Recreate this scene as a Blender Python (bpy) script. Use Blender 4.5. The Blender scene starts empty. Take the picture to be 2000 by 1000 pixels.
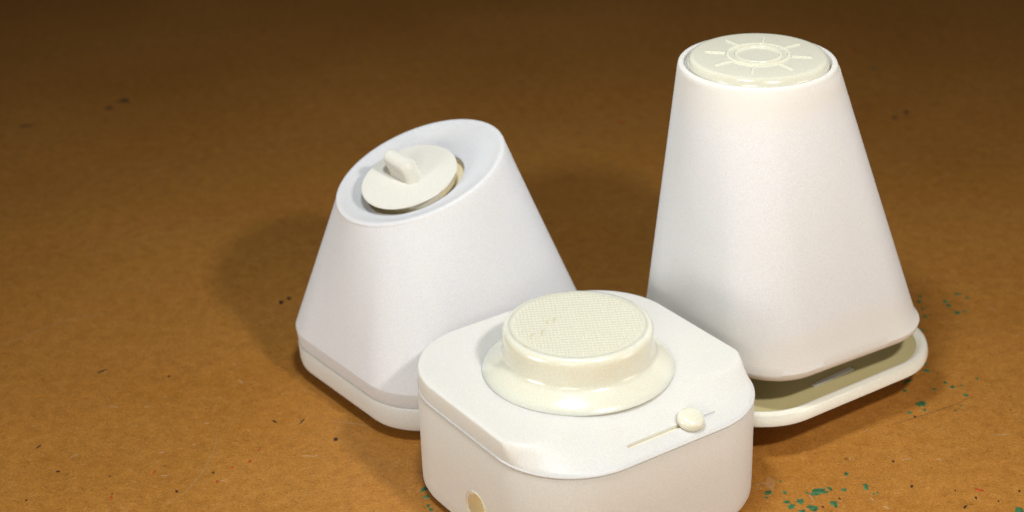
import bpy, bmesh, math, random
from mathutils import Vector, Matrix
from math import sin, cos, pi, radians, degrees, sqrt, hypot, atan2

K = 0.01                      # the numbers below are centimetres, the scene is metres
sc = bpy.context.scene
col = sc.collection

# ------------------------------------------------------------------ camera
PITCH, ROLL = radians(26.3), radians(-1.8)
fwd = Vector((0, cos(PITCH), -sin(PITCH)))
r0 = Vector((1, 0, 0)); u0 = r0.cross(fwd)
right = r0 * cos(ROLL) + u0 * sin(ROLL)
up = u0 * cos(ROLL) - r0 * sin(ROLL)
cam_d = bpy.data.cameras.new('camera'); cam = bpy.data.objects.new('camera', cam_d); col.objects.link(cam)
M = Matrix((right, up, -fwd)).transposed().to_4x4(); M.translation = Vector((0, 0, 29.6)) * K
cam.matrix_world = M
cam_d.lens = 63.0; cam_d.sensor_width = 36.0; cam_d.sensor_fit = 'HORIZONTAL'
cam_d.clip_start = 0.01; cam_d.clip_end = 50
cam_d.dof.use_dof = True; cam_d.dof.focus_distance = 0.50; cam_d.dof.aperture_fstop = 16
sc.camera = cam

# ------------------------------------------------------------------ light
w = bpy.data.worlds.new('World'); sc.world = w; w.use_nodes = True
w.node_tree.nodes['Background'].inputs[0].default_value = (1.0, 0.86, 0.70, 1)
w.node_tree.nodes['Background'].inputs[1].default_value = 0.035

def lamp(name, pos, aim, sx, sy, watts, colour):
    d = bpy.data.lights.new(name, 'AREA'); d.shape = 'ELLIPSE'; d.size = sx * K; d.size_y = sy * K
    d.energy = watts; d.color = colour
    o = bpy.data.objects.new(name, d); col.objects.link(o)
    o.location = Vector(pos) * K
    o.rotation_euler = (Vector(aim) - Vector(pos)).to_track_quat('-Z', 'Y').to_euler()
    return o
lamp('lamp_right', (16, 24, 31), (3, 50, 0), 3.6, 2.8, 0.84, (1.0, 0.96, 0.93))
lamp('lamp_left', (-1.0, 38, 34), (3, 50, 0), 5.0, 3.4, 0.62, (0.87, 0.94, 1.0))
lamp('fill_front', (-9, 4, 17), (1, 47, 3), 20, 9, 0.36, (1.0, 0.95, 0.83))  # added soft fill from the camera side, lifts the upright plastic faces
lamp('fill_far_left', (-36, 26, 9), (0, 50, 5), 20, 14, 0.70, (0.97, 0.97, 0.95))  # added low fill, brightens the left flanks; no known source there
lamp('fill_far_right', (44, 30, 8), (5, 50, 5), 20, 14, 0.26, (1.0, 0.96, 0.88))  # added low fill for the right flanks; no known source there

sc.view_settings.view_transform = 'Standard'; sc.view_settings.look = 'None'
sc.view_settings.exposure = 0; sc.view_settings.gamma = 1
sc.render.engine = 'CYCLES'

# ------------------------------------------------------------------ helpers
def un(px, py, z=0.0):
    """table coordinates of a picture point, used to measure where a mark lies on the board"""
    d = fwd + right * ((px - 1000) / 3500) - up * ((py - 500) / 3500)
    t = (z - 29.6) / d.z
    return Vector((d.x * t, d.y * t, z))

def build(name, verts, faces, mat, parent=None, origin=None, sharp=35, kind=None):
    """verts in world cm; origin = world cm of the parent's base"""
    o0 = Vector(origin) if origin is not None else Vector((0, 0, 0))
    me = bpy.data.meshes.new(name)
    me.from_pydata([tuple((Vector(v) - o0) * K) for v in verts], [], faces)
    bm = bmesh.new(); bm.from_mesh(me)
    bmesh.ops.remove_doubles(bm, verts=bm.verts, dist=1e-6)
    bmesh.ops.recalc_face_normals(bm, faces=bm.faces)
    bm.to_mesh(me); bm.free()
    for p in me.polygons: p.use_smooth = True
    me.set_sharp_from_angle(angle=radians(sharp))
    me.materials.append(mat)
    ob = bpy.data.objects.new(name, me); col.objects.link(ob)
    if parent: ob.parent = parent
    else: ob.location = o0 * K
    if kind: ob['kind'] = kind
    return ob

def thing(name, label, cat, loc):
    o = bpy.data.objects.new(name, None); col.objects.link(o)
    o.empty_display_size = 0.01
    o.location = Vector(loc) * K; o['label'] = label; o['category'] = cat
    return o

def loft(rings, cap0=True, cap1=True):
    n = len(rings[0]); v = []; f = []
    for r_ in rings: v += [tuple(p) for p in r_]
    for i in range(len(rings) - 1):
        for j in range(n):
            a = i * n + j; b = i * n + (j + 1) % n
            f.append((a, b, b + n, a + n))
    if cap0: f.append(tuple(range(n))[::-1])
    if cap1: f.append(tuple(range((len(rings) - 1) * n, len(rings) * n)))
    return v, f

def rs_radius(th, a, b, rc):
    """polar radius of a rounded rectangle with half sides a, b and corner radius rc"""
    c, s = abs(cos(th)), abs(sin(th))
    if c > 1e-9:
        t = a / c
        if t * s <= b - rc: return t
    if s > 1e-9:
        t = b / s
        if t * c <= a - rc: return t
    cx, cy = a - rc, b - rc
    bb = c * cx + s * cy
    return bb + sqrt(max(0, bb * bb - (cx * cx + cy * cy - rc * rc)))

N = 192
TH = [2 * pi * j / N for j in range(N)]
def rs_ring(cx, cy, z, yaw, su, sv, rc, inset=0.0):
    out = []
    for t in TH:
        r_ = rs_radius(t, su / 2 - inset, sv / 2 - inset, max(.05, rc - inset))
        out.append(Vector((cx + r_ * cos(t + yaw), cy + r_ * sin(t + yaw), z)))
    return out
def circ_ring(cx, cy, z, r_, yaw=0.0, n=None):
    T = TH if n is None else [2 * pi * j / n for j in range(n)]
    return [Vector((cx + r_ * cos(t + yaw), cy + r_ * sin(t + yaw), z)) for t in T]
def revolve(prof, frame, n=96):
    """prof = [(r, h)]; frame = 4x4 in cm whose z is the axis"""
    rings = []
    for r_, h in prof:
        rings.append([frame @ Vector((r_ * cos(2 * pi * j / n), r_ * sin(2 * pi * j / n), h)) for j in range(n)])
    return loft(rings)
def frame_at(p, normal, xhint=Vector((1, 0, 0))):
    z = Vector(normal).normalized(); x = (xhint - z * xhint.dot(z)).normalized(); y = z.cross(x)
    m = Matrix((x, y, z)).transposed().to_4x4(); m.translation = Vector(p)
    return m
def sphere_vf(m, rx, ry, rz, nu=40, nv=24):
    rings = []
    for i in range(1, nv):
        a = pi * i / nv
        rings.append([m @ Vector((rx * sin(a) * cos(2 * pi * j / nu), ry * sin(a) * sin(2 * pi * j / nu), -rz * cos(a))) for j in range(nu)])
    return loft(rings)
def boolean_cut(ob, vf, origin):
    cut = build('cutter', vf[0], vf[1], ob.data.materials[0], None, origin)
    cut.location = ob.matrix_world.translation if ob.parent is None else ob.parent.location
    bpy.context.view_layer.update()
    m = ob.modifiers.new('cut', 'BOOLEAN'); m.object = cut; m.operation = 'DIFFERENCE'; m.solver = 'EXACT'
    bpy.context.view_layer.update()
    dg = bpy.context.evaluated_depsgraph_get()
    new = bpy.data.meshes.new_from_object(ob.evaluated_get(dg))
    ob.modifiers.clear(); ob.data = new
    for p in new.polygons: p.use_smooth = True
    new.set_sharp_from_angle(angle=radians(32))
    cd = cut.data; bpy.data.objects.remove(cut); bpy.data.meshes.remove(cd)

# ------------------------------------------------------------------ materials
def plastic(name, colour, rough, sss, coat=0.0, bump=0.0, vary=0.03, vscale=60.0, warm=(1, .93, .80)):
    m = bpy.data.materials.new(name); m.use_nodes = True
    nt = m.node_tree; b = nt.nodes['Principled BSDF']
    tc = nt.nodes.new('ShaderNodeTexCoord')
    nz = nt.nodes.new('ShaderNodeTexNoise'); nz.inputs['Scale'].default_value = vscale; nz.inputs['Detail'].default_value = 3
    nt.links.new(tc.outputs['Object'], nz.inputs['Vector'])
    mx = nt.nodes.new('ShaderNodeMix'); mx.data_type = 'RGBA'
    mx.inputs[6].default_value = (*colour, 1)
    mx.inputs[7].default_value = (colour[0] * (1 - vary * (1 - warm[0]) * 3), colour[1] * (1 - vary * 3 * (1 - warm[1]) - vary * .3), colour[2] * (1 - vary * 3 * (1 - warm[2]) - vary), 1)
    nt.links.new(nz.outputs['Fac'], mx.inputs[0])
    gr = nt.nodes.new('ShaderNodeTexNoise'); gr.inputs['Scale'].default_value = 2300; gr.inputs['Detail'].default_value = 2; gr.inputs['Roughness'].default_value = .7
    nt.links.new(tc.outputs['Object'], gr.inputs['Vector'])
    rp = nt.nodes.new('ShaderNodeValToRGB'); rp.color_ramp.elements[0].position = .3; rp.color_ramp.elements[1].position = .7
    rp.color_ramp.elements[0].color = (.925, .92, .912, 1); rp.color_ramp.elements[1].color = (1.055, 1.06, 1.065, 1)
    nt.links.new(gr.outputs['Fac'], rp.inputs[0])
    mg = nt.nodes.new('ShaderNodeMix'); mg.data_type = 'RGBA'; mg.blend_type = 'MULTIPLY'; mg.inputs[0].default_value = 1
    nt.links.new(mx.outputs[2], mg.inputs[6]); nt.links.new(rp.outputs[0], mg.inputs[7]); nt.links.new(mg.outputs[2], b.inputs['Base Color'])
    b.inputs['Roughness'].default_value = rough
    b.inputs['IOR'].default_value = 1.48
    if 'Diffuse Roughness' in b.inputs: b.inputs['Diffuse Roughness'].default_value = 1.0
    b.inputs['Subsurface Weight'].default_value = sss
    b.inputs['Subsurface Radius'].default_value = (1.0, 0.86, 0.62)
    b.inputs['Subsurface Scale'].default_value = 0.005
    b.inputs['Coat Weight'].default_value = coat
    b.inputs['Coat Roughness'].default_value = 0.035
    if bump > 0:
        n2 = nt.nodes.new('ShaderNodeTexNoise'); n2.inputs['Scale'].default_value = 2600; n2.inputs['Detail'].default_value = 4
        nt.links.new(tc.outputs['Object'], n2.inputs['Vector'])
        bp = nt.nodes.new('ShaderNodeBump'); bp.inputs['Strength'].default_value = bump; bp.inputs['Distance'].default_value = 0.0002
        nt.links.new(n2.outputs['Fac'], bp.inputs['Height']); nt.links.new(bp.outputs['Normal'], b.inputs['Normal'])
    return m
white = plastic('white_matte_plastic', (0.70, 0.698, 0.705), 0.55, .5, bump=.6)
box_white = plastic('white_satin_plastic', (0.72, 0.705, 0.66), 0.42, .5, bump=.4)
cream = plastic('cream_resin', (0.75, 0.735, 0.61), 0.26, .7, coat=.7, bump=.0)
ivory = plastic('ivory_matte_resin', (0.79, 0.765, 0.66), 0.42, .7, bump=.12)

def tint_ends(m, z_lo, z_hi, colour, amount):
    """cream tint at foot and neck, painting in light through the hollow shell"""
    nt = m.node_tree; b = nt.nodes['Principled BSDF']; L = nt.links.new
    src = b.inputs['Base Color'].links[0].from_socket
    tc = nt.nodes.new('ShaderNodeTexCoord'); sp = nt.nodes.new('ShaderNodeSeparateXYZ'); L(tc.outputs['Object'], sp.inputs[0])
    r_ = nt.nodes.new('ShaderNodeMapRange'); r_.inputs['From Min'].default_value = z_lo[0]; r_.inputs['From Max'].default_value = z_lo[1]
    r_.inputs['To Min'].default_value = amount; r_.inputs['To Max'].default_value = 0; r_.interpolation_type = 'SMOOTHSTEP'; L(sp.outputs['Z'], r_.inputs['Value'])
    r2 = nt.nodes.new('ShaderNodeMapRange'); r2.inputs['From Min'].default_value = z_hi[0]; r2.inputs['From Max'].default_value = z_hi[1]
    r2.inputs['To Min'].default_value = 0; r2.inputs['To Max'].default_value = amount; r2.interpolation_type = 'SMOOTHSTEP'; L(sp.outputs['Z'], r2.inputs['Value'])
    ad = nt.nodes.new('ShaderNodeMath'); ad.operation = 'ADD'; L(r_.outputs[0], ad.inputs[0]); L(r2.outputs[0], ad.inputs[1])
    mx = nt.nodes.new('ShaderNodeMix'); mx.data_type = 'RGBA'; L(ad.outputs[0], mx.inputs[0]); L(src, mx.inputs[6]); mx.inputs[7].default_value = (*colour, 1)
    L(mx.outputs[2], b.inputs['Base Color'])
white_tall = plastic('white_matte_shell', (0.695, 0.688, 0.682), 0.55, .5, bump=.6)
tint_ends(white_tall, (.031, .048), (.095, .108), (0.70, 0.655, 0.565), .6)

def board_material():
    m = bpy.data.materials.new('brown_fibreboard'); m.use_nodes = True
    nt = m.node_tree; b = nt.nodes['Principled BSDF']; L = nt.links.new
    tc = nt.nodes.new('ShaderNodeTexCoord')
    def mapping(scale, rot=0.0):
        mp = nt.nodes.new('ShaderNodeMapping'); mp.inputs['Scale'].default_value = scale; mp.inputs['Rotation'].default_value = (0, 0, rot)
        L(tc.outputs['Object'], mp.inputs['Vector']); return mp
    def noise(scale, detail, mp, dist=0.0, rough=.55):
        n = nt.nodes.new('ShaderNodeTexNoise'); n.inputs['Scale'].default_value = scale; n.inputs['Detail'].default_value = detail
        n.inputs['Distortion'].default_value = dist; n.inputs['Roughness'].default_value = rough
        L(mp.outputs[0], n.inputs['Vector']); return n
    def ramp(src, stops):
        r_ = nt.nodes.new('ShaderNodeValToRGB'); e = r_.color_ramp.elements
        e[0].position, e[0].color = stops[0][0], (*stops[0][1], 1); e[1].position, e[1].color = stops[1][0], (*stops[1][1], 1)
        for p, c in stops[2:]:
            x = e.new(p); x.color = (*c, 1)
        L(src, r_.inputs[0]); return r_
    def mix(a, bb, fac, mode='MIX'):
        x = nt.nodes.new('ShaderNodeMix'); x.data_type = 'RGBA'; x.blend_type = mode
        if isinstance(fac, float): x.inputs[0].default_value = fac
        else: L(fac, x.inputs[0])
        for s, v in ((6, a), (7, bb)):
            if isinstance(v, tuple): x.inputs[s].default_value = (*v, 1)
            else: L(v, x.inputs[s])
        return x.outputs[2]
    iso = mapping((1, 1, 1))
    big = noise(9, 4, iso)
    base = ramp(big.outputs['Fac'], [(.3, (0.405, 0.166, 0.026)), (.7, (0.478, 0.210, 0.040))])
    mot = noise(230, 6, iso, .4, .65)
    c = mix(base.outputs[0], ramp(mot.outputs['Fac'], [(.3, (0.82, 0.79, 0.74)), (.7, (1.13, 1.15, 1.18))]).outputs[0], .85, 'MULTIPLY')
    fine = noise(1400, 3, iso, 0, .7)
    c = mix(c, ramp(fine.outputs['Fac'], [(.3, (0.74, 0.71, 0.66)), (.7, (1.20, 1.22, 1.26))]).outputs[0], .85, 'MULTIPLY')
    # fibres, three directions of stretched noise, pale and dark
    for k, (rot, sc_, lo, hi, colr, amt) in enumerate(((.3, 1500, .67, .74, (0.66, 0.42, 0.17), .38), (1.5, 1400, .68, .75, (0.66, 0.42, 0.17), .35), (2.5, 1600, .67, .74, (0.66, 0.42, 0.16), .35),
                                                      (.9, 1700, .66, .73, (0.12, 0.045, 0.010), .6), (2.0, 1900, .66, .73, (0.12, 0.045, 0.010), .6), (2.9, 1600, .68, .76, (0.13, 0.05, 0.012), .5))):
        n = noise(sc_, 1, mapping((.4, 1, 1), rot), 1.4)
        f_ = ramp(n.outputs['Fac'], [(lo, (0, 0, 0)), (hi, (amt, amt, amt))])
        c = mix(c, colr, f_.outputs[0])
    # pinprick dark specks
    vo = nt.nodes.new('ShaderNodeTexVoronoi'); vo.inputs['Scale'].default_value = 130; L(iso.outputs[0], vo.inputs['Vector'])
    sp = ramp(vo.outputs['Distance'], [(.035, (.8, .8, .8)), (.085, (0, 0, 0))])
    sel = noise(60, 1, iso); ss = ramp(sel.outputs['Fac'], [(.52, (0, 0, 0)), (.56, (1, 1, 1))])
    fac = mix(sp.outputs[0], ss.outputs[0], 1.0, 'MULTIPLY')
    c = mix(c, (0.09, 0.035, 0.012), fac)
    L(c, b.inputs['Base Color'])
    rn = ramp(mot.outputs['Fac'], [(.3, (.42, .42, .42)), (.7, (.58, .58, .58))]); L(rn.outputs[0], b.inputs['Roughness'])
    b.inputs['Specular IOR Level'].default_value = .2
    bp = nt.nodes.new('ShaderNodeBump'); bp.inputs['Strength'].default_value = .25; bp.inputs['Distance'].default_value = .0003
    L(fine.outputs['Fac'], bp.inputs['Height']); L(bp.outputs['Normal'], b.inputs['Normal'])
    return m
def flat(name, colour, rough=.5, var=.3):
    m = bpy.data.materials.new(name); m.use_nodes = True; nt = m.node_tree; b = nt.nodes['Principled BSDF']
    tc = nt.nodes.new('ShaderNodeTexCoord'); n = nt.nodes.new('ShaderNodeTexNoise'); n.inputs['Scale'].default_value = 700
    nt.links.new(tc.outputs['Object'], n.inputs['Vector'])
    r_ = nt.nodes.new('ShaderNodeValToRGB'); r_.color_ramp.elements[0].position = .3; r_.color_ramp.elements[1].position = .7
    r_.color_ramp.elements[0].color = tuple(x * (1 - var) for x in colour) + (1,)
    r_.color_ramp.elements[1].color = tuple(min(1, x * (1 + var)) for x in colour) + (1,)
    nt.links.new(n.outputs['Fac'], r_.inputs[0]); nt.links.new(r_.outputs[0], b.inputs['Base Color'])
    b.inputs['Roughness'].default_value = rough
    return m
board_mat = board_material()
green = flat('green_paint', (0.045, 0.15, 0.06), .4, .5)
red = flat('red_paint', (0.45, 0.06, 0.015), .5)
dark = flat('dark_grit', (0.035, 0.014, 0.008), .6)
soft_dark = flat('dark_smudge', (0.13, 0.06, 0.02), .6)
scratchm = flat('pale_scratch', (0.50, 0.34, 0.18), .6)
pale = flat('pale_dust', (0.52, 0.34, 0.20), .7)
amber = plastic('amber_lit_plastic', (0.92, 0.82, 0.58), .5, 0)  # amber put in for light bounced in and passed through the recesses
shaded_floor = plastic('olive_shaded_resin', (0.50, 0.44, 0.23), .3, 0)  # shade under the tall body, put into the colour as darker olive
cream_solid = plastic('cream_hard_resin', (0.68, 0.665, 0.55), 0.22, 0, coat=.7)
cream_bright = plastic('bright_cream_resin', (0.84, 0.83, 0.74), 0.2, 0, coat=.7)
cream_disc = plastic('grey_cream_resin', (0.63, 0.615, 0.505), 0.22, 0, coat=.7)
cream_pale = plastic('pale_cream_resin', (0.68, 0.665, 0.54), 0.3, 0, coat=.4)
ivory_solid = plastic('ivory_hard_resin', (0.69, 0.675, 0.61), 0.45, 0, bump=.12)
tan_white = plastic('ivory_satin_plastic', (0.80, 0.765, 0.64), 0.35, .7, bump=.1)

# ------------------------------------------------------------------ table board
X0, X1, Y0, Y1 = -75, 75, -12, 150
bv = [(X0, Y0, -1.8), (X1, Y0, -1.8), (X1, Y1, -1.8), (X0, Y1, -1.8), (X0, Y0, 0), (X1, Y0, 0), (X1, Y1, 0), (X0, Y1, 0)]
bf = [(0, 3, 2, 1), (4, 5, 6, 7), (0, 1, 5, 4), (1, 2, 6, 5), (2, 3, 7, 6), (3, 0, 4, 7)]
board = build('table_board', bv, bf, board_mat, None, (0, 0, 0))
board['kind'] = 'structure'

rng = random.Random(4)
def blotch(name, px, py, wpx, hpx, ang, mat, z=.006):
    """irregular thin splash of paint lying on the board; sizes as read off the photo"""
    c = un(px, py); cx = wpx * 1.15 / 2 / 62.0; cy = hpx * 1.15 / 2 / 27.0
    n = 14; a = radians(ang); v = []
    for k, (s, h) in enumerate(((1.0, 0.0), (.8, z))):
        st = rng.getstate()
        for j in range(n):
            t = 2 * pi * j / n; q = rng.uniform(.55, 1.15)
            x, y = cx * q * cos(t) * s, cy * q * sin(t) * s
            v.append((c.x + x * cos(a) - y * sin(a), c.y + x * sin(a) + y * cos(a), h + .0005))
        if k == 0: rng.setstate(st)
    f = [(j, (j + 1) % n, n + (j + 1) % n, n + j) for j in range(n)] + [tuple(range(n, 2 * n))]
    return build(name, v, f, mat, board, (0, 0, 0))
G = [(1798, 579, 9, 6, 0), (1795, 589, 10, 6, 10), (1802, 603, 6, 5, 0), (1807, 618, 8, 7, 0), (1802, 645, 9, 5, 0), (1872, 574, 13, 5, -10), (1889, 582, 10, 4, -10),
     (1846, 589, 13, 7, -10), (1853, 597, 11, 6, 10), (1868, 610, 15, 7, 0), (1885, 608, 10, 3, 0), (1806, 710, 11, 6, 10), (1810, 724, 10, 8, 50), (1757, 734, 7, 4, 0),
     (1773, 745, 9, 12, -50), (1767, 762, 8, 6, 10), (1824, 760, 10, 3, 0), (1846, 747, 8, 5, 0), (1861, 756, 10, 5, 0), (1878, 753, 6, 3, 0), (1886, 771, 8, 6, 20),
     (1799, 789, 20, 8, 12), (1777, 806, 9, 5, 0), (1806, 801, 7, 4, 0), (1866, 802, 5, 3, 0), (1876, 792, 5, 3, 0), (1909, 740, 6, 4, 0),
     (1653, 926, 10, 5, 0), (1500, 962, 14, 5, 38), (1497, 972, 6, 3, 0), (1533, 962, 6, 5, 0), (1598, 960, 34, 9, 12), (1576, 963, 8, 3, 0), (1621, 954, 8, 6, 20), (1649, 957, 10, 5, 10),
     (1691, 950, 11, 9, 0), (1563, 979, 14, 8, 0), (1537, 980, 14, 5, -45), (1546, 990, 13, 7, 0), (1588, 993, 20, 9, 32), (1566, 999, 14, 5, 0), (1629, 984, 15, 10, 10),
     (1706, 965, 4, 3, 0), (1714, 962, 5, 3, 0), (1990, 996, 16, 8, 0), (1524, 940, 5, 3, 0), (828, 956, 15, 6, 25), (833, 971, 10, 5, 10), (836, 988, 8, 4, 0), (842, 995, 9, 5, 10), (1705, 133, 10, 12, 0)]
for g in G: blotch('paint_fleck', *g, green)
for g in [(1211, 239, 11, 10, 20), (1668, 98, 14, 9, 0), (488, 901, 9, 4, -30), (454, 913, 5, 4, 0), (302, 921, 4, 8, -20), (506, 879, 4, 3, 0), (424, 941, 5, 5, 0), (1912, 957, 8, 7, 60), (217, 972, 3, 8, 0), (1814, 120, 5, 3, 0)]:
    blotch('red_fleck', *g, red, z=.003)
for g in [(243, 197, 40, 16, 16), (214, 211, 26, 10, 16), (50, 246, 40, 7, 10), (1770, 219, 15, 12, 0), (1747, 229, 13, 10, 0)]:
    blotch('dark_smudge', *g, soft_dark, z=.003)
for g in [ (549, 591, 12, 9, 0), (564, 583, 10, 6, 20), (199, 725, 7, 9, -50), (656, 858, 8, 6, 0), (330, 735, 5, 4, 0),
          (1781, 950, 6, 5, -20), (1787, 814, 5, 4, 0), (1745, 901, 4, 4, 0), (1866, 958, 3, 3, 0), (1906, 972, 4, 4, 0), (1991, 959, 4, 4, 0), (1607, 990, 4, 3, 0), (590, 823, 4, 9, -25), (536, 823, 5, 6, 40), (75, 873, 4, 7, -30),
          (417, 923, 5, 4, 0), (113, 921, 9, 3, -10), (51, 977, 4, 3, 0), (345, 960, 5, 4, 20), (1950, 979, 4, 3, 0), (1640, 974, 4, 3, 0), (1885, 990, 4, 6, -40)]:
    blotch('dark_speck', *g, dark, z=.004)
blotch('dust_spot', 1504, 944, 20, 18, 0, flat('faint_smudge', (0.44, 0.22, 0.07), .6, .1), z=.001)
def scratch(pts, width, mat=scratchm, name='scratch'):
    P = [un(x, y) for x, y in pts]; v = []; n = len(P)
    for i, p in enumerate(P):
        d = (P[min(i + 1, n - 1)] - P[max(i - 1, 0)]).normalized(); s = Vector((-d.y, d.x, 0)) * width / 2 * (.25 + .75 * sin(pi * (i + .3) / (n - .4)))
        v += [tuple(p - s + Vector((0, 0, .0006))), tuple(p + Vector((0, 0, .003))), tuple(p + s + Vector((0, 0, .0006)))]
    f = []
    for i in range(n - 1):
        for k in (0, 1): f.append((3 * i + k, 3 * i + k + 1, 3 * i + 4 + k, 3 * i + 3 + k))
    build(name, v, f, mat, board, (0, 0, 0))
faint = flat('faint_scratch', (0.40, 0.22, 0.08), .5, .15)
scratch([(424, 845), (423, 862), (416, 885), (404, 908), (388, 932), (368, 955), (345, 975), (318, 992)], .035, faint)
scratch([(0, 675), (40, 660), (90, 640), (140, 624), (200, 612)], .05, faint)
scratch([(645, 822), (670, 825), (700, 828), (725, 832)], .05, faint)
scratch([(1740, 830), (1780, 818), (1820, 806), (1870, 788), (1900, 775)], .03, flat('dark_scratch', (0.13, 0.06, 0.02), .6))
for s in [((590, 890), (612, 891), (620, 889)), ((212, 795), (222, 794), (230, 795)), ((282, 796), (290, 793)), ((310, 884), (322, 884)), ((399, 826), (408, 827)), ((375, 870), (382, 869)), ((138, 893), (148, 889), (152, 887)),
          ((465, 742), (471, 745), (472, 750)), ((314, 929), (330, 928)), ((430, 940), (442, 936)), ((1477, 946), (1490, 945)), ((1581, 966), (1588, 977)), ((1725, 988), (1738, 994)), ((1940, 850), (1968, 848)), ((1930, 600), (1945, 606)),
          ((1690, 842), (1694, 838)), ((1830, 895), (1840, 899)), ((1700, 972), (1706, 978)), ((1662, 898), (1658, 894)), ((1760, 898), (1780, 896))]:
    a, b_ = s[0], s[-1]; scratch([a, ((a[0] + b_[0]) / 2, (a[1] + b_[1]) / 2), b_] if len(s) == 2 else list(s), .04)

# ================================================================== FRONT BOX
BC = (1.96, 44.52); BY = radians(33.5); BS = 8.34; BRC = 2.5
U = Vector((cos(BY), sin(BY), 0)); V = Vector((-sin(BY), cos(BY), 0))
def bl(u_, v_, z): return Vector((BC[0], BC[1], 0)) + U * u_ + V * v_ + Vector((0, 0, z))
org = (BC[0], BC[1], 0)
box = thing('push_button_box', 'low square white box with a big round cream button, nearest the camera', 'push button box', org)
R_ = lambda z, i: rs_ring(BC[0], BC[1], z, BY, BS, BS, BRC, i)
ZS = 3.33
v, f = loft([R_(.25, .6), R_(.12, .42), R_(.08, .30), R_(.09, .18), R_(.16, .07), R_(.30, .01), R_(.6, 0), R_(1.6, 0), R_(ZS - .06, 0), R_(ZS - .02, .012), R_(ZS, .05), R_(ZS, .3)])
body = build('case_body', v, f, box_white, box, org)
# round socket in the left face
HV, HZ, HR = -.57, 1.14, .46
hf = frame_at(bl(-4.26, HV, HZ), U)
boolean_cut(body, revolve([(HR, -.3), (HR, .95)], hf, 48), org)
v, f = revolve([(HR + .07, -.0), (HR + .075, -.015), (HR + .06, .055), (HR, .055), (HR - .02, .04), (HR - .03, .42), (.02, .44), (.02, .5), (HR + .05, .5)], frame_at(bl(-BS / 2 - .02, HV, HZ), U), 48)
n_ = 48; f = [q for q in f if len(q) == 4] + [(8 * n_ + j, 8 * n_ + (j + 1) % n_, (j + 1) % n_, j) for j in range(n_)]
socket = build('socket_sleeve', v, f, amber, box, org)
v, f = revolve([(.17, .46), (.17, .30), (.14, .26), (.05, .25)], frame_at(bl(-BS / 2, HV, HZ), U), 32)
build('socket_pin', v, f, cream, socket, org)

# lid: flat top that slopes down smoothly to the front right edge
ZT = 3.99
HB = BS / 2 - BRC
def smooth(t):
    t = max(0, min(1, t)); return t * t * (3 - 2 * t)
def lid_z(p):
    """height of the lid: level, with a chamfer along the front right side that dies out round both corners"""
    d_ = p - Vector((BC[0], BC[1], 0)); u_, v_ = d_.dot(U), d_.dot(V); au = max(0, abs(u_) - HB); av = max(0, -v_ - HB)
    if au == 0: ph, d = 0, v_ + BS / 2
    elif av == 0: return ZT
    else: ph, d = degrees(atan2(au, av)), BRC - hypot(au, av)
    wd = .012 + 1.80 * (1 - smooth((ph - 10) / 80)) ** 1.0
    t = max(0, d) / wd; lo = ZS + .10; k = .40
    t2 = t if t < 1 - k else (1 if t > 1 + k else t - (t - 1 + k) ** 2 / (4 * k))
    return lo + (ZT - lo) * t2
rings = [R_(ZS + .02, .30), R_(ZS + .02, .04), R_(ZS + .03, -.005), R_(ZS + .05, -.012), R_(ZS + .075, .0), R_(ZS + .08, .03)]
def lid_ring(inset, drop):
    out = []
    for p in R_(0, inset):
        out.append(Vector((p.x, p.y, lid_z(p) - drop)))
    return out
for ins, dr in ((.035, .07), (.045, .035), (.065, .012), (.10, 0)): 
    rr = lid_ring(ins, dr)
    rings.append([Vector((p.x, p.y, max(p.z, ZS + .085))) for p in rr])
outer = lid_ring(.10, 0)
for s in [1 - k / 70 for k in range(1, 68)]:
    rr = []
    for p in outer:
        x, y = BC[0] + (p.x - BC[0]) * s, BC[1] + (p.y - BC[1]) * s
        rr.append(Vector((x, y, lid_z(Vector((x, y, 0))))))
    rings.append(rr)
v, f = loft(rings)
lid = build('lid', v, f, box_white, box, org)
def slot_vf(u0_, u1_, v_, hw, z0, z1):
    pts = []
    for j in range(9): a = pi / 2 + pi * j / 8; pts.append((u0_ + hw * cos(a), v_ + hw * sin(a)))
    for j in range(9): a = -pi / 2 + pi * j / 8; pts.append((u1_ + hw * cos(a), v_ + hw * sin(a)))
    return loft([[bl(a, b, z0) for a, b in pts], [bl(a, b, z1) for a, b in pts]])
boolean_cut(lid, slot_vf(-1.17, 1.0, -3.62, .065, ZS + .10, 4.6), org)
boolean_cut(lid, slot_vf(1.42, 1.82, -3.62, .013, ZS + .10, 4.6), org)
v, f = slot_vf(-1.17, 1.0, -3.62, .067, ZS + .06, ZS + .17)
build('slot_light_tint', v, f, amber, box, org)  # added floor; its amber paints in light coming through the lid plastic
# slider knob riding in the slot
kf = frame_at(bl(.90, -3.67, 3.63), Vector((0, 0, 1)) - V * .34)
v, f = revolve([(.05, -.10), (.30, -.08), (.37, .0), (.385, .09), (.38, .14), (.36, .20), (.31, .25), (.22, .285), (.1, .30), (.02, .302)], kf, 48)
build('slider_knob', v, f, cream, box, org)
# button
bz = frame_at((BC[0] - .16, BC[1] + .07, ZT), (0, 0, 1))
v, f = revolve([(a_ * .985, b_ * .985) for a_, b_ in [(2.7, -.02), (2.80, .0), (2.805, .03), (2.78, .075), (2.70, .15), (2.60, .22), (2.50, .285), (2.42, .35), (2.36, .40), (2.31, .44), (2.27, .48), (2.235, .53), (2.21, .60), (2.20, .70), (2.19, .95), (2.185, 1.18),
                (2.17, 1.27), (2.13, 1.345), (2.07, 1.39), (2.0, 1.40), (1.96, 1.395), (1.5, 1.37)]], bz, 160)
button = build('round_button', v, f, cream, box, org)
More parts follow.
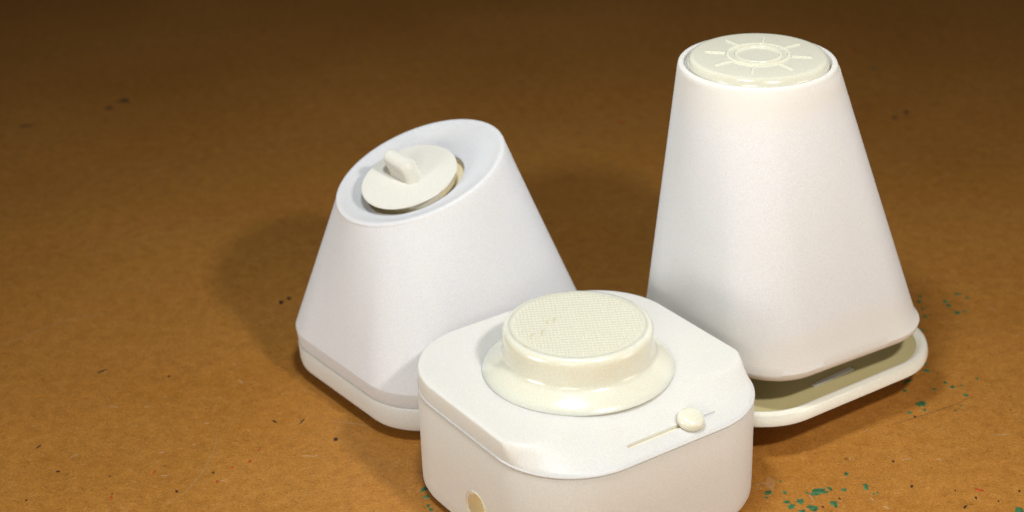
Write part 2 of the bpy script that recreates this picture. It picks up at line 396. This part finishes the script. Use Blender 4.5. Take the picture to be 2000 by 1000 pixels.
# knurled face: real pyramids on a grid
S1, S2, ga = .105, .145, radians(4)
nx = 260; RR = 1.945; gv = []; gf = []; idx = {}
st = 2 * RR / nx
for i in range(nx + 1):
    for j in range(nx + 1):
        x, y = -RR + i * st, -RR + j * st
        if hypot(x, y) > RR: continue
        a = (x * cos(ga) + y * sin(ga)) / S1; row = (-x * sin(ga) + y * cos(ga)) / S2 + .12 * x
        h = .034 * abs(sin(pi * a)) * abs(sin(pi * row)) * min(1, max(0, (RR - .09 - hypot(x, y)) / .05))
        idx[i, j] = len(gv); gv.append(bz @ Vector((x, y, 1.374 + h)))
for i in range(nx):
    for j in range(nx):
        q = [(i, j), (i + 1, j), (i + 1, j + 1), (i, j + 1)]
        if all(k in idx for k in q): gf.append(tuple(idx[k] for k in q))
face = build('grip_face', gv, gf, cream_solid, button, org, sharp=60)

# small amber scuffs on the button face
scuff = flat('amber_scuff', (0.74, 0.64, 0.40), .4, .1)
for (x0_, y0_, x1_, y1_) in [(1086, 618, 1080, 628), (1072, 623, 1066, 632), (1062, 642, 1057, 654), (1041, 650, 1036, 660), (1029, 672, 1025, 677)]:
    zt = ZT + 1.412
    a_, b_ = un(x0_, y0_, zt), un(x1_, y1_, zt); d_ = (b_ - a_).normalized(); n_v = Vector((-d_.y, d_.x, 0)); vv = []
    for k in range(5):
        p_ = a_.lerp(b_, k / 4); w_ = .012 * (.3 + sin(pi * (k + .4) / 4.8)); vv += [p_ - n_v * w_, p_ + Vector((0, 0, .004)), p_ + n_v * w_]
    build('scuff_mark', vv, [(3 * k + q, 3 * k + q + 1, 3 * k + q + 4, 3 * k + q + 3) for k in range(4) for q in (0, 1)], scuff, button, org)

# ================================================================== RIGHT TAPERED BODY
rc_c = (8.40, 49.72); RY = radians(31.0); RS = 7.15; RRC = 1.85
org = (8.4, 49.9, 0)
rb = thing('tapered_body_with_sun_disc', 'tallest white tapered body with a raised sun pattern on its flat round top', 'plastic prototype', org)
Q = lambda z, i: rs_ring(rc_c[0], rc_c[1], z, RY, RS, RS, RRC, i)
TCx, TCy, TZ = un(1479.5, 118, 11.2); TR = 2.335
zb = 2.60
rings = [Q(zb + .25, .55), Q(zb + .02, .40), Q(zb, .30), Q(zb + .01, .20), Q(zb + .06, .12), Q(zb + .16, .05), Q(zb + .30, .02)]
def mid(s, extra=0.0):
    a = Q(zb, 0); b = circ_ring(TCx, TCy, TZ, TR, RY); out = []
    for p, q in zip(a, b):
        x = p.lerp(q, s); x.z = zb + (TZ - zb) * s; out.append(x)
    return out
for s in (.06, .12, .2, .3, .4, .5, .6, .7, .8, .88, .94, .975): rings.append(mid(s))
for rr, dz in ((2.345, -.12), (2.33, -.05), (2.30, -.012), (2.265, 0), (2.215, 0), (2.18, -.015), (2.165, -.05), (2.16, -.10), (2.14, -.13)):
    rings.append(circ_ring(TCx, TCy, TZ + dz, rr, RY))
v, f = loft(rings)
build('tapered_shell', v, f, white_tall, rb, org)
DC = un(1481, 106.5, 11.42)
df = frame_at((DC.x, DC.y, TZ), (0, 0, 1), Vector((cos(radians(30.5)), sin(radians(30.5)), 0)))
DT = .21
v, f = revolve([(2.07, -.14), (2.085, -.1), (2.08, .0), (2.05, .07), (2.03, .13), (1.98, .18), (1.92, .205), (1.85, DT), (1.0, DT)], df, 128)
disc = build('sun_disc', v, f, cream_disc, rb, org)
def ring_ridge(r_, w_, h_, name):
    prof = [(r_ - w_, -.02), (r_ - w_ * .75, h_ * .6), (r_ - w_ * .3, h_), (r_ + w_ * .3, h_), (r_ + w_ * .75, h_ * .6), (r_ + w_, -.02)]
    m = df.copy(); m.translation = df.translation + Vector((0, 0, DT))
    v, f = revolve(prof, m, 96); n_ = 96
    f = [q for q in f if len(q) == 4] + [(5 * n_ + j, 5 * n_ + (j + 1) % n_, (j + 1) % n_, j) for j in range(n_)]
    build(name, v, f, cream_pale, disc, org)
ring_ridge(.90, .055, .05, 'sun_ring'); ring_ridge(.655, .045, .045, 'sun_ring')
for k in range(8):
    a = radians(45 * k); m = df @ Matrix.Rotation(a, 4, 'Z')
    rings = []
    for x, wd, h in ((.97, .02, .01), (.99, .034, .032), (1.1, .036, .036), (1.45, .036, .036), (1.55, .030, .030), (1.575, .015, .008)):
        rings.append([m @ Vector((x, yy * wd, DT + zz)) for yy, zz in ((-1.2, -.02), (-.8, h * .7), (-.3, h), (.3, h), (.8, h * .7), (1.2, -.02))])
    v, f = loft(rings)
    build('sun_ray', v, f, cream_pale, disc, org)
# plate below, standing clear of the board on a foot
PC = (8.24, 50.2); PY = radians(33.3); PS = 8.68; PSV = 7.92; PRC = 2.3; z0, z1 = 1.12, 1.62
Pl = lambda z, i: rs_ring(PC[0], PC[1], z, PY, PS, PSV, PRC, i)
v, f = loft([Pl(z0 + .0, .5), Pl(z0, .22), Pl(z0 + .03, .1), Pl(z0 + .10, .02), Pl(z0 + .2, 0), Pl(z1 - .16, .02), Pl(z1 - .06, .06), Pl(z1 - .01, .14), Pl(z1, .20), Pl(z1 - .015, .27), Pl(z1 - .05, .32), Pl(z1 - .10, .36), Pl(z1 - .12, .42), Pl(z1 - .12, 1.5)])
build('bottom_plate', v, f, cream_bright, rb, org)
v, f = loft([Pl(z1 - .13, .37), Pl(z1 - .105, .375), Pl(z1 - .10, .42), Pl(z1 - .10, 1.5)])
build('plate_floor_shade', v, f, shaded_floor, rb, org)  # added sheet that carries the painted shade of the plate floor
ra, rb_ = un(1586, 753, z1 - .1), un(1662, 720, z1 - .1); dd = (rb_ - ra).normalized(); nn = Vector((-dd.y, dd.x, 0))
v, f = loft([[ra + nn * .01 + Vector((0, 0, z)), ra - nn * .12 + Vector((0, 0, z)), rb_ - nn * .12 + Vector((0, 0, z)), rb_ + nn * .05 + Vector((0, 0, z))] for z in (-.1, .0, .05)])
build('reflection_bar', v, f, box_white, rb, org)  # added pale bar in place of a reflection in the dish
v, f = loft([circ_ring(8.3, 50.6, z, r_, 0, 64) for z, r_ in ((z1 - .16, 2.0), (z1, 1.95), (zb + .3, 1.9))])
build('plate_stem', v, f, cream, rb, org)
v, f = loft([circ_ring(7.9, 50.6, z, r_, 0, 64) for z, r_ in ((0, 1.9), (.05, 2.0), (z0 + .01, 2.1))])
build('foot', v, f, cream, rb, org)

# ================================================================== LEFT SLANTED BODY
LC = (-2.35, 51.78); LY = radians(36.8); LSU, LSV, LRC = 8.27, 7.82, 2.08
org = (LC[0], LC[1], 0)
lb = thing('slant_topped_body', 'white tapered body with a slanted dished top holding a tilted cream disc', 'joystick housing', org)
A = lambda z, i: rs_ring(LC[0], LC[1], z, LY, LSU, LSV, LRC, i)
tilt, az = radians(19.0), radians(205)
TC = un(818.5, 332, 7.23)
nrm = Vector((sin(tilt) * cos(az), sin(tilt) * sin(az), cos(tilt)))
hdir = Vector((cos(az), sin(az), 0)); sdir = (hdir * cos(tilt) - Vector((0, 0, sin(tilt)))).normalized(); tdir = nrm.cross(sdir)
def T_ring(rad_s, rad_t, h, off=(0, 0)):
    out = []
    for t in TH:
        a = t + LY - az
        out.append(TC + sdir * (rad_s * cos(a) + off[0]) + tdir * (rad_t * sin(a) + off[1]) + nrm * h)
    return out
zu = 1.73
rings = [A(1.24, .35), A(1.22, .12), A(1.225, .085), A(1.25, .07), A(1.4, .04), A(1.66, .006), A(1.73, .0)]
a_ = A(zu, 0.0); b_ = T_ring(2.84, 2.74, -.10)
for s in (.006, .03, .1, .2, .35, .5, .65, .8, .9, .97, 1.0): rings.append([p.lerp(q, s) for p, q in zip(a_, b_)])
for rs_, rt_, h in ((2.825, 2.725, -.04), (2.79, 2.69, -.008), (2.74, 2.64, 0), (2.69, 2.59, -.01), (2.64, 2.54, -.03), (2.56, 2.46, -.065)):
    rings.append(T_ring(rs_, rt_, h))
WO = (.30, .18)      # the well sits off centre
for k in range(1, 11):
    s = k / 10; r_ = 2.52 + (1.62 - 2.52) * s; r2 = 2.42 + (1.62 - 2.42) * s
    rings.append(T_ring(r_, r2, -.08 - .16 * sin(s * pi / 2), (WO[0] * s, WO[1] * s)))
for r_, h in ((1.60, -.26), (1.59, -.29), (1.585, -1.0)): rings.append(T_ring(r_, r_, h, WO))
v, f = loft(rings)
build('slanted_shell', v, f, white, lb, org, sharp=14)
v, f = loft([A(.50, .9), A(.33, .70), A(.31, .42), A(.33, .25), A(.38, .16), A(.46, .10), A(.62, .06), A(.85, .05), A(1.1, .035), A(1.18, .05), A(1.20, .09), A(1.20, .4)])
build('bottom_cover', v, f, box_white, lb, org)
v, f = loft([A(0.0, 1.9), A(.05, 1.8), A(.34, 1.75)])
build('foot_pad', v, f, box_white, lb, org)
v, f = sphere_vf(frame_at(un(659, 744, .62), (0, 0, 1)), .05, .05, .05, 16, 10)
v, f = loft([T_ring(r_, r_, h, WO) for r_, h in ((1.5, -1.05), (1.588, -.9), (1.588, -.4), (1.575, -.30), (1.565, -.36), (1.55, -.50), (1.4, -.57), (.6, -.58))])
build('well_light_tint', v, f, amber, lb, org)  # added lining; its amber paints in light bounced inside the well
# joystick: ball, disc, thumb bar
jn = Vector((sin(radians(19)) * cos(radians(222)), sin(radians(19)) * sin(radians(222)), cos(radians(19))))
JC = un(799, 345, 7.2)
jf = frame_at(JC, jn)
ballc = TC + sdir * WO[0] + tdir * WO[1] - nrm * .55
v, f = sphere_vf(frame_at(un(826, 384, 6.68), jn), .58, .58, .55)
build('joystick_ball', v, f, ivory_solid, lb, org)
v, f = revolve([(.5, -.12), (1.3, -.10), (1.46, -.075), (1.53, -.04), (1.555, .0), (1.53, .035), (1.46, .05), (.6, .06)], jf, 128)
jd = build('joystick_disc', v, f, ivory_solid, lb, org)
bd = Vector((cos(LY), sin(LY), 0)).cross(Vector((0, 0, 1))); 
bfm = frame_at(JC + jn * .05, jn, -bd)
bfm.translation += bfm.to_3x3() @ Vector((.10, .02, 0))
rings = []
hl, hw_, ht = .72, .27, .52
def stad(l_, w_, z, sh=0):
    out = []
    for j in range(48):
        a = 2 * pi * j / 48; x = (l_ - w_) * (1 if cos(a) > 0 else -1) if abs(cos(a)) > 1e-6 else 0
        out.append(bfm @ Vector((x + w_ * cos(a) + sh, w_ * sin(a), z)))
    return out
for z, l_, w_, sh in ((-.06, .62, .25, 0), (.0, .60, .24, 0), (.04, .59, .225, 0), (.15, .59, .22, .02), (.28, .60, .22, .05), (.38, .60, .215, .07), (.45, .575, .19, .08), (.50, .53, .145, .085), (.525, .47, .09, .085), (.53, .42, .04, .085)):
    rings.append(stad(l_ * 1.12, w_ * 1.3, z * 1.28, sh * 1.6))
v, f = loft(rings)
build('thumb_bar', v, f, ivory_solid, jd, org)
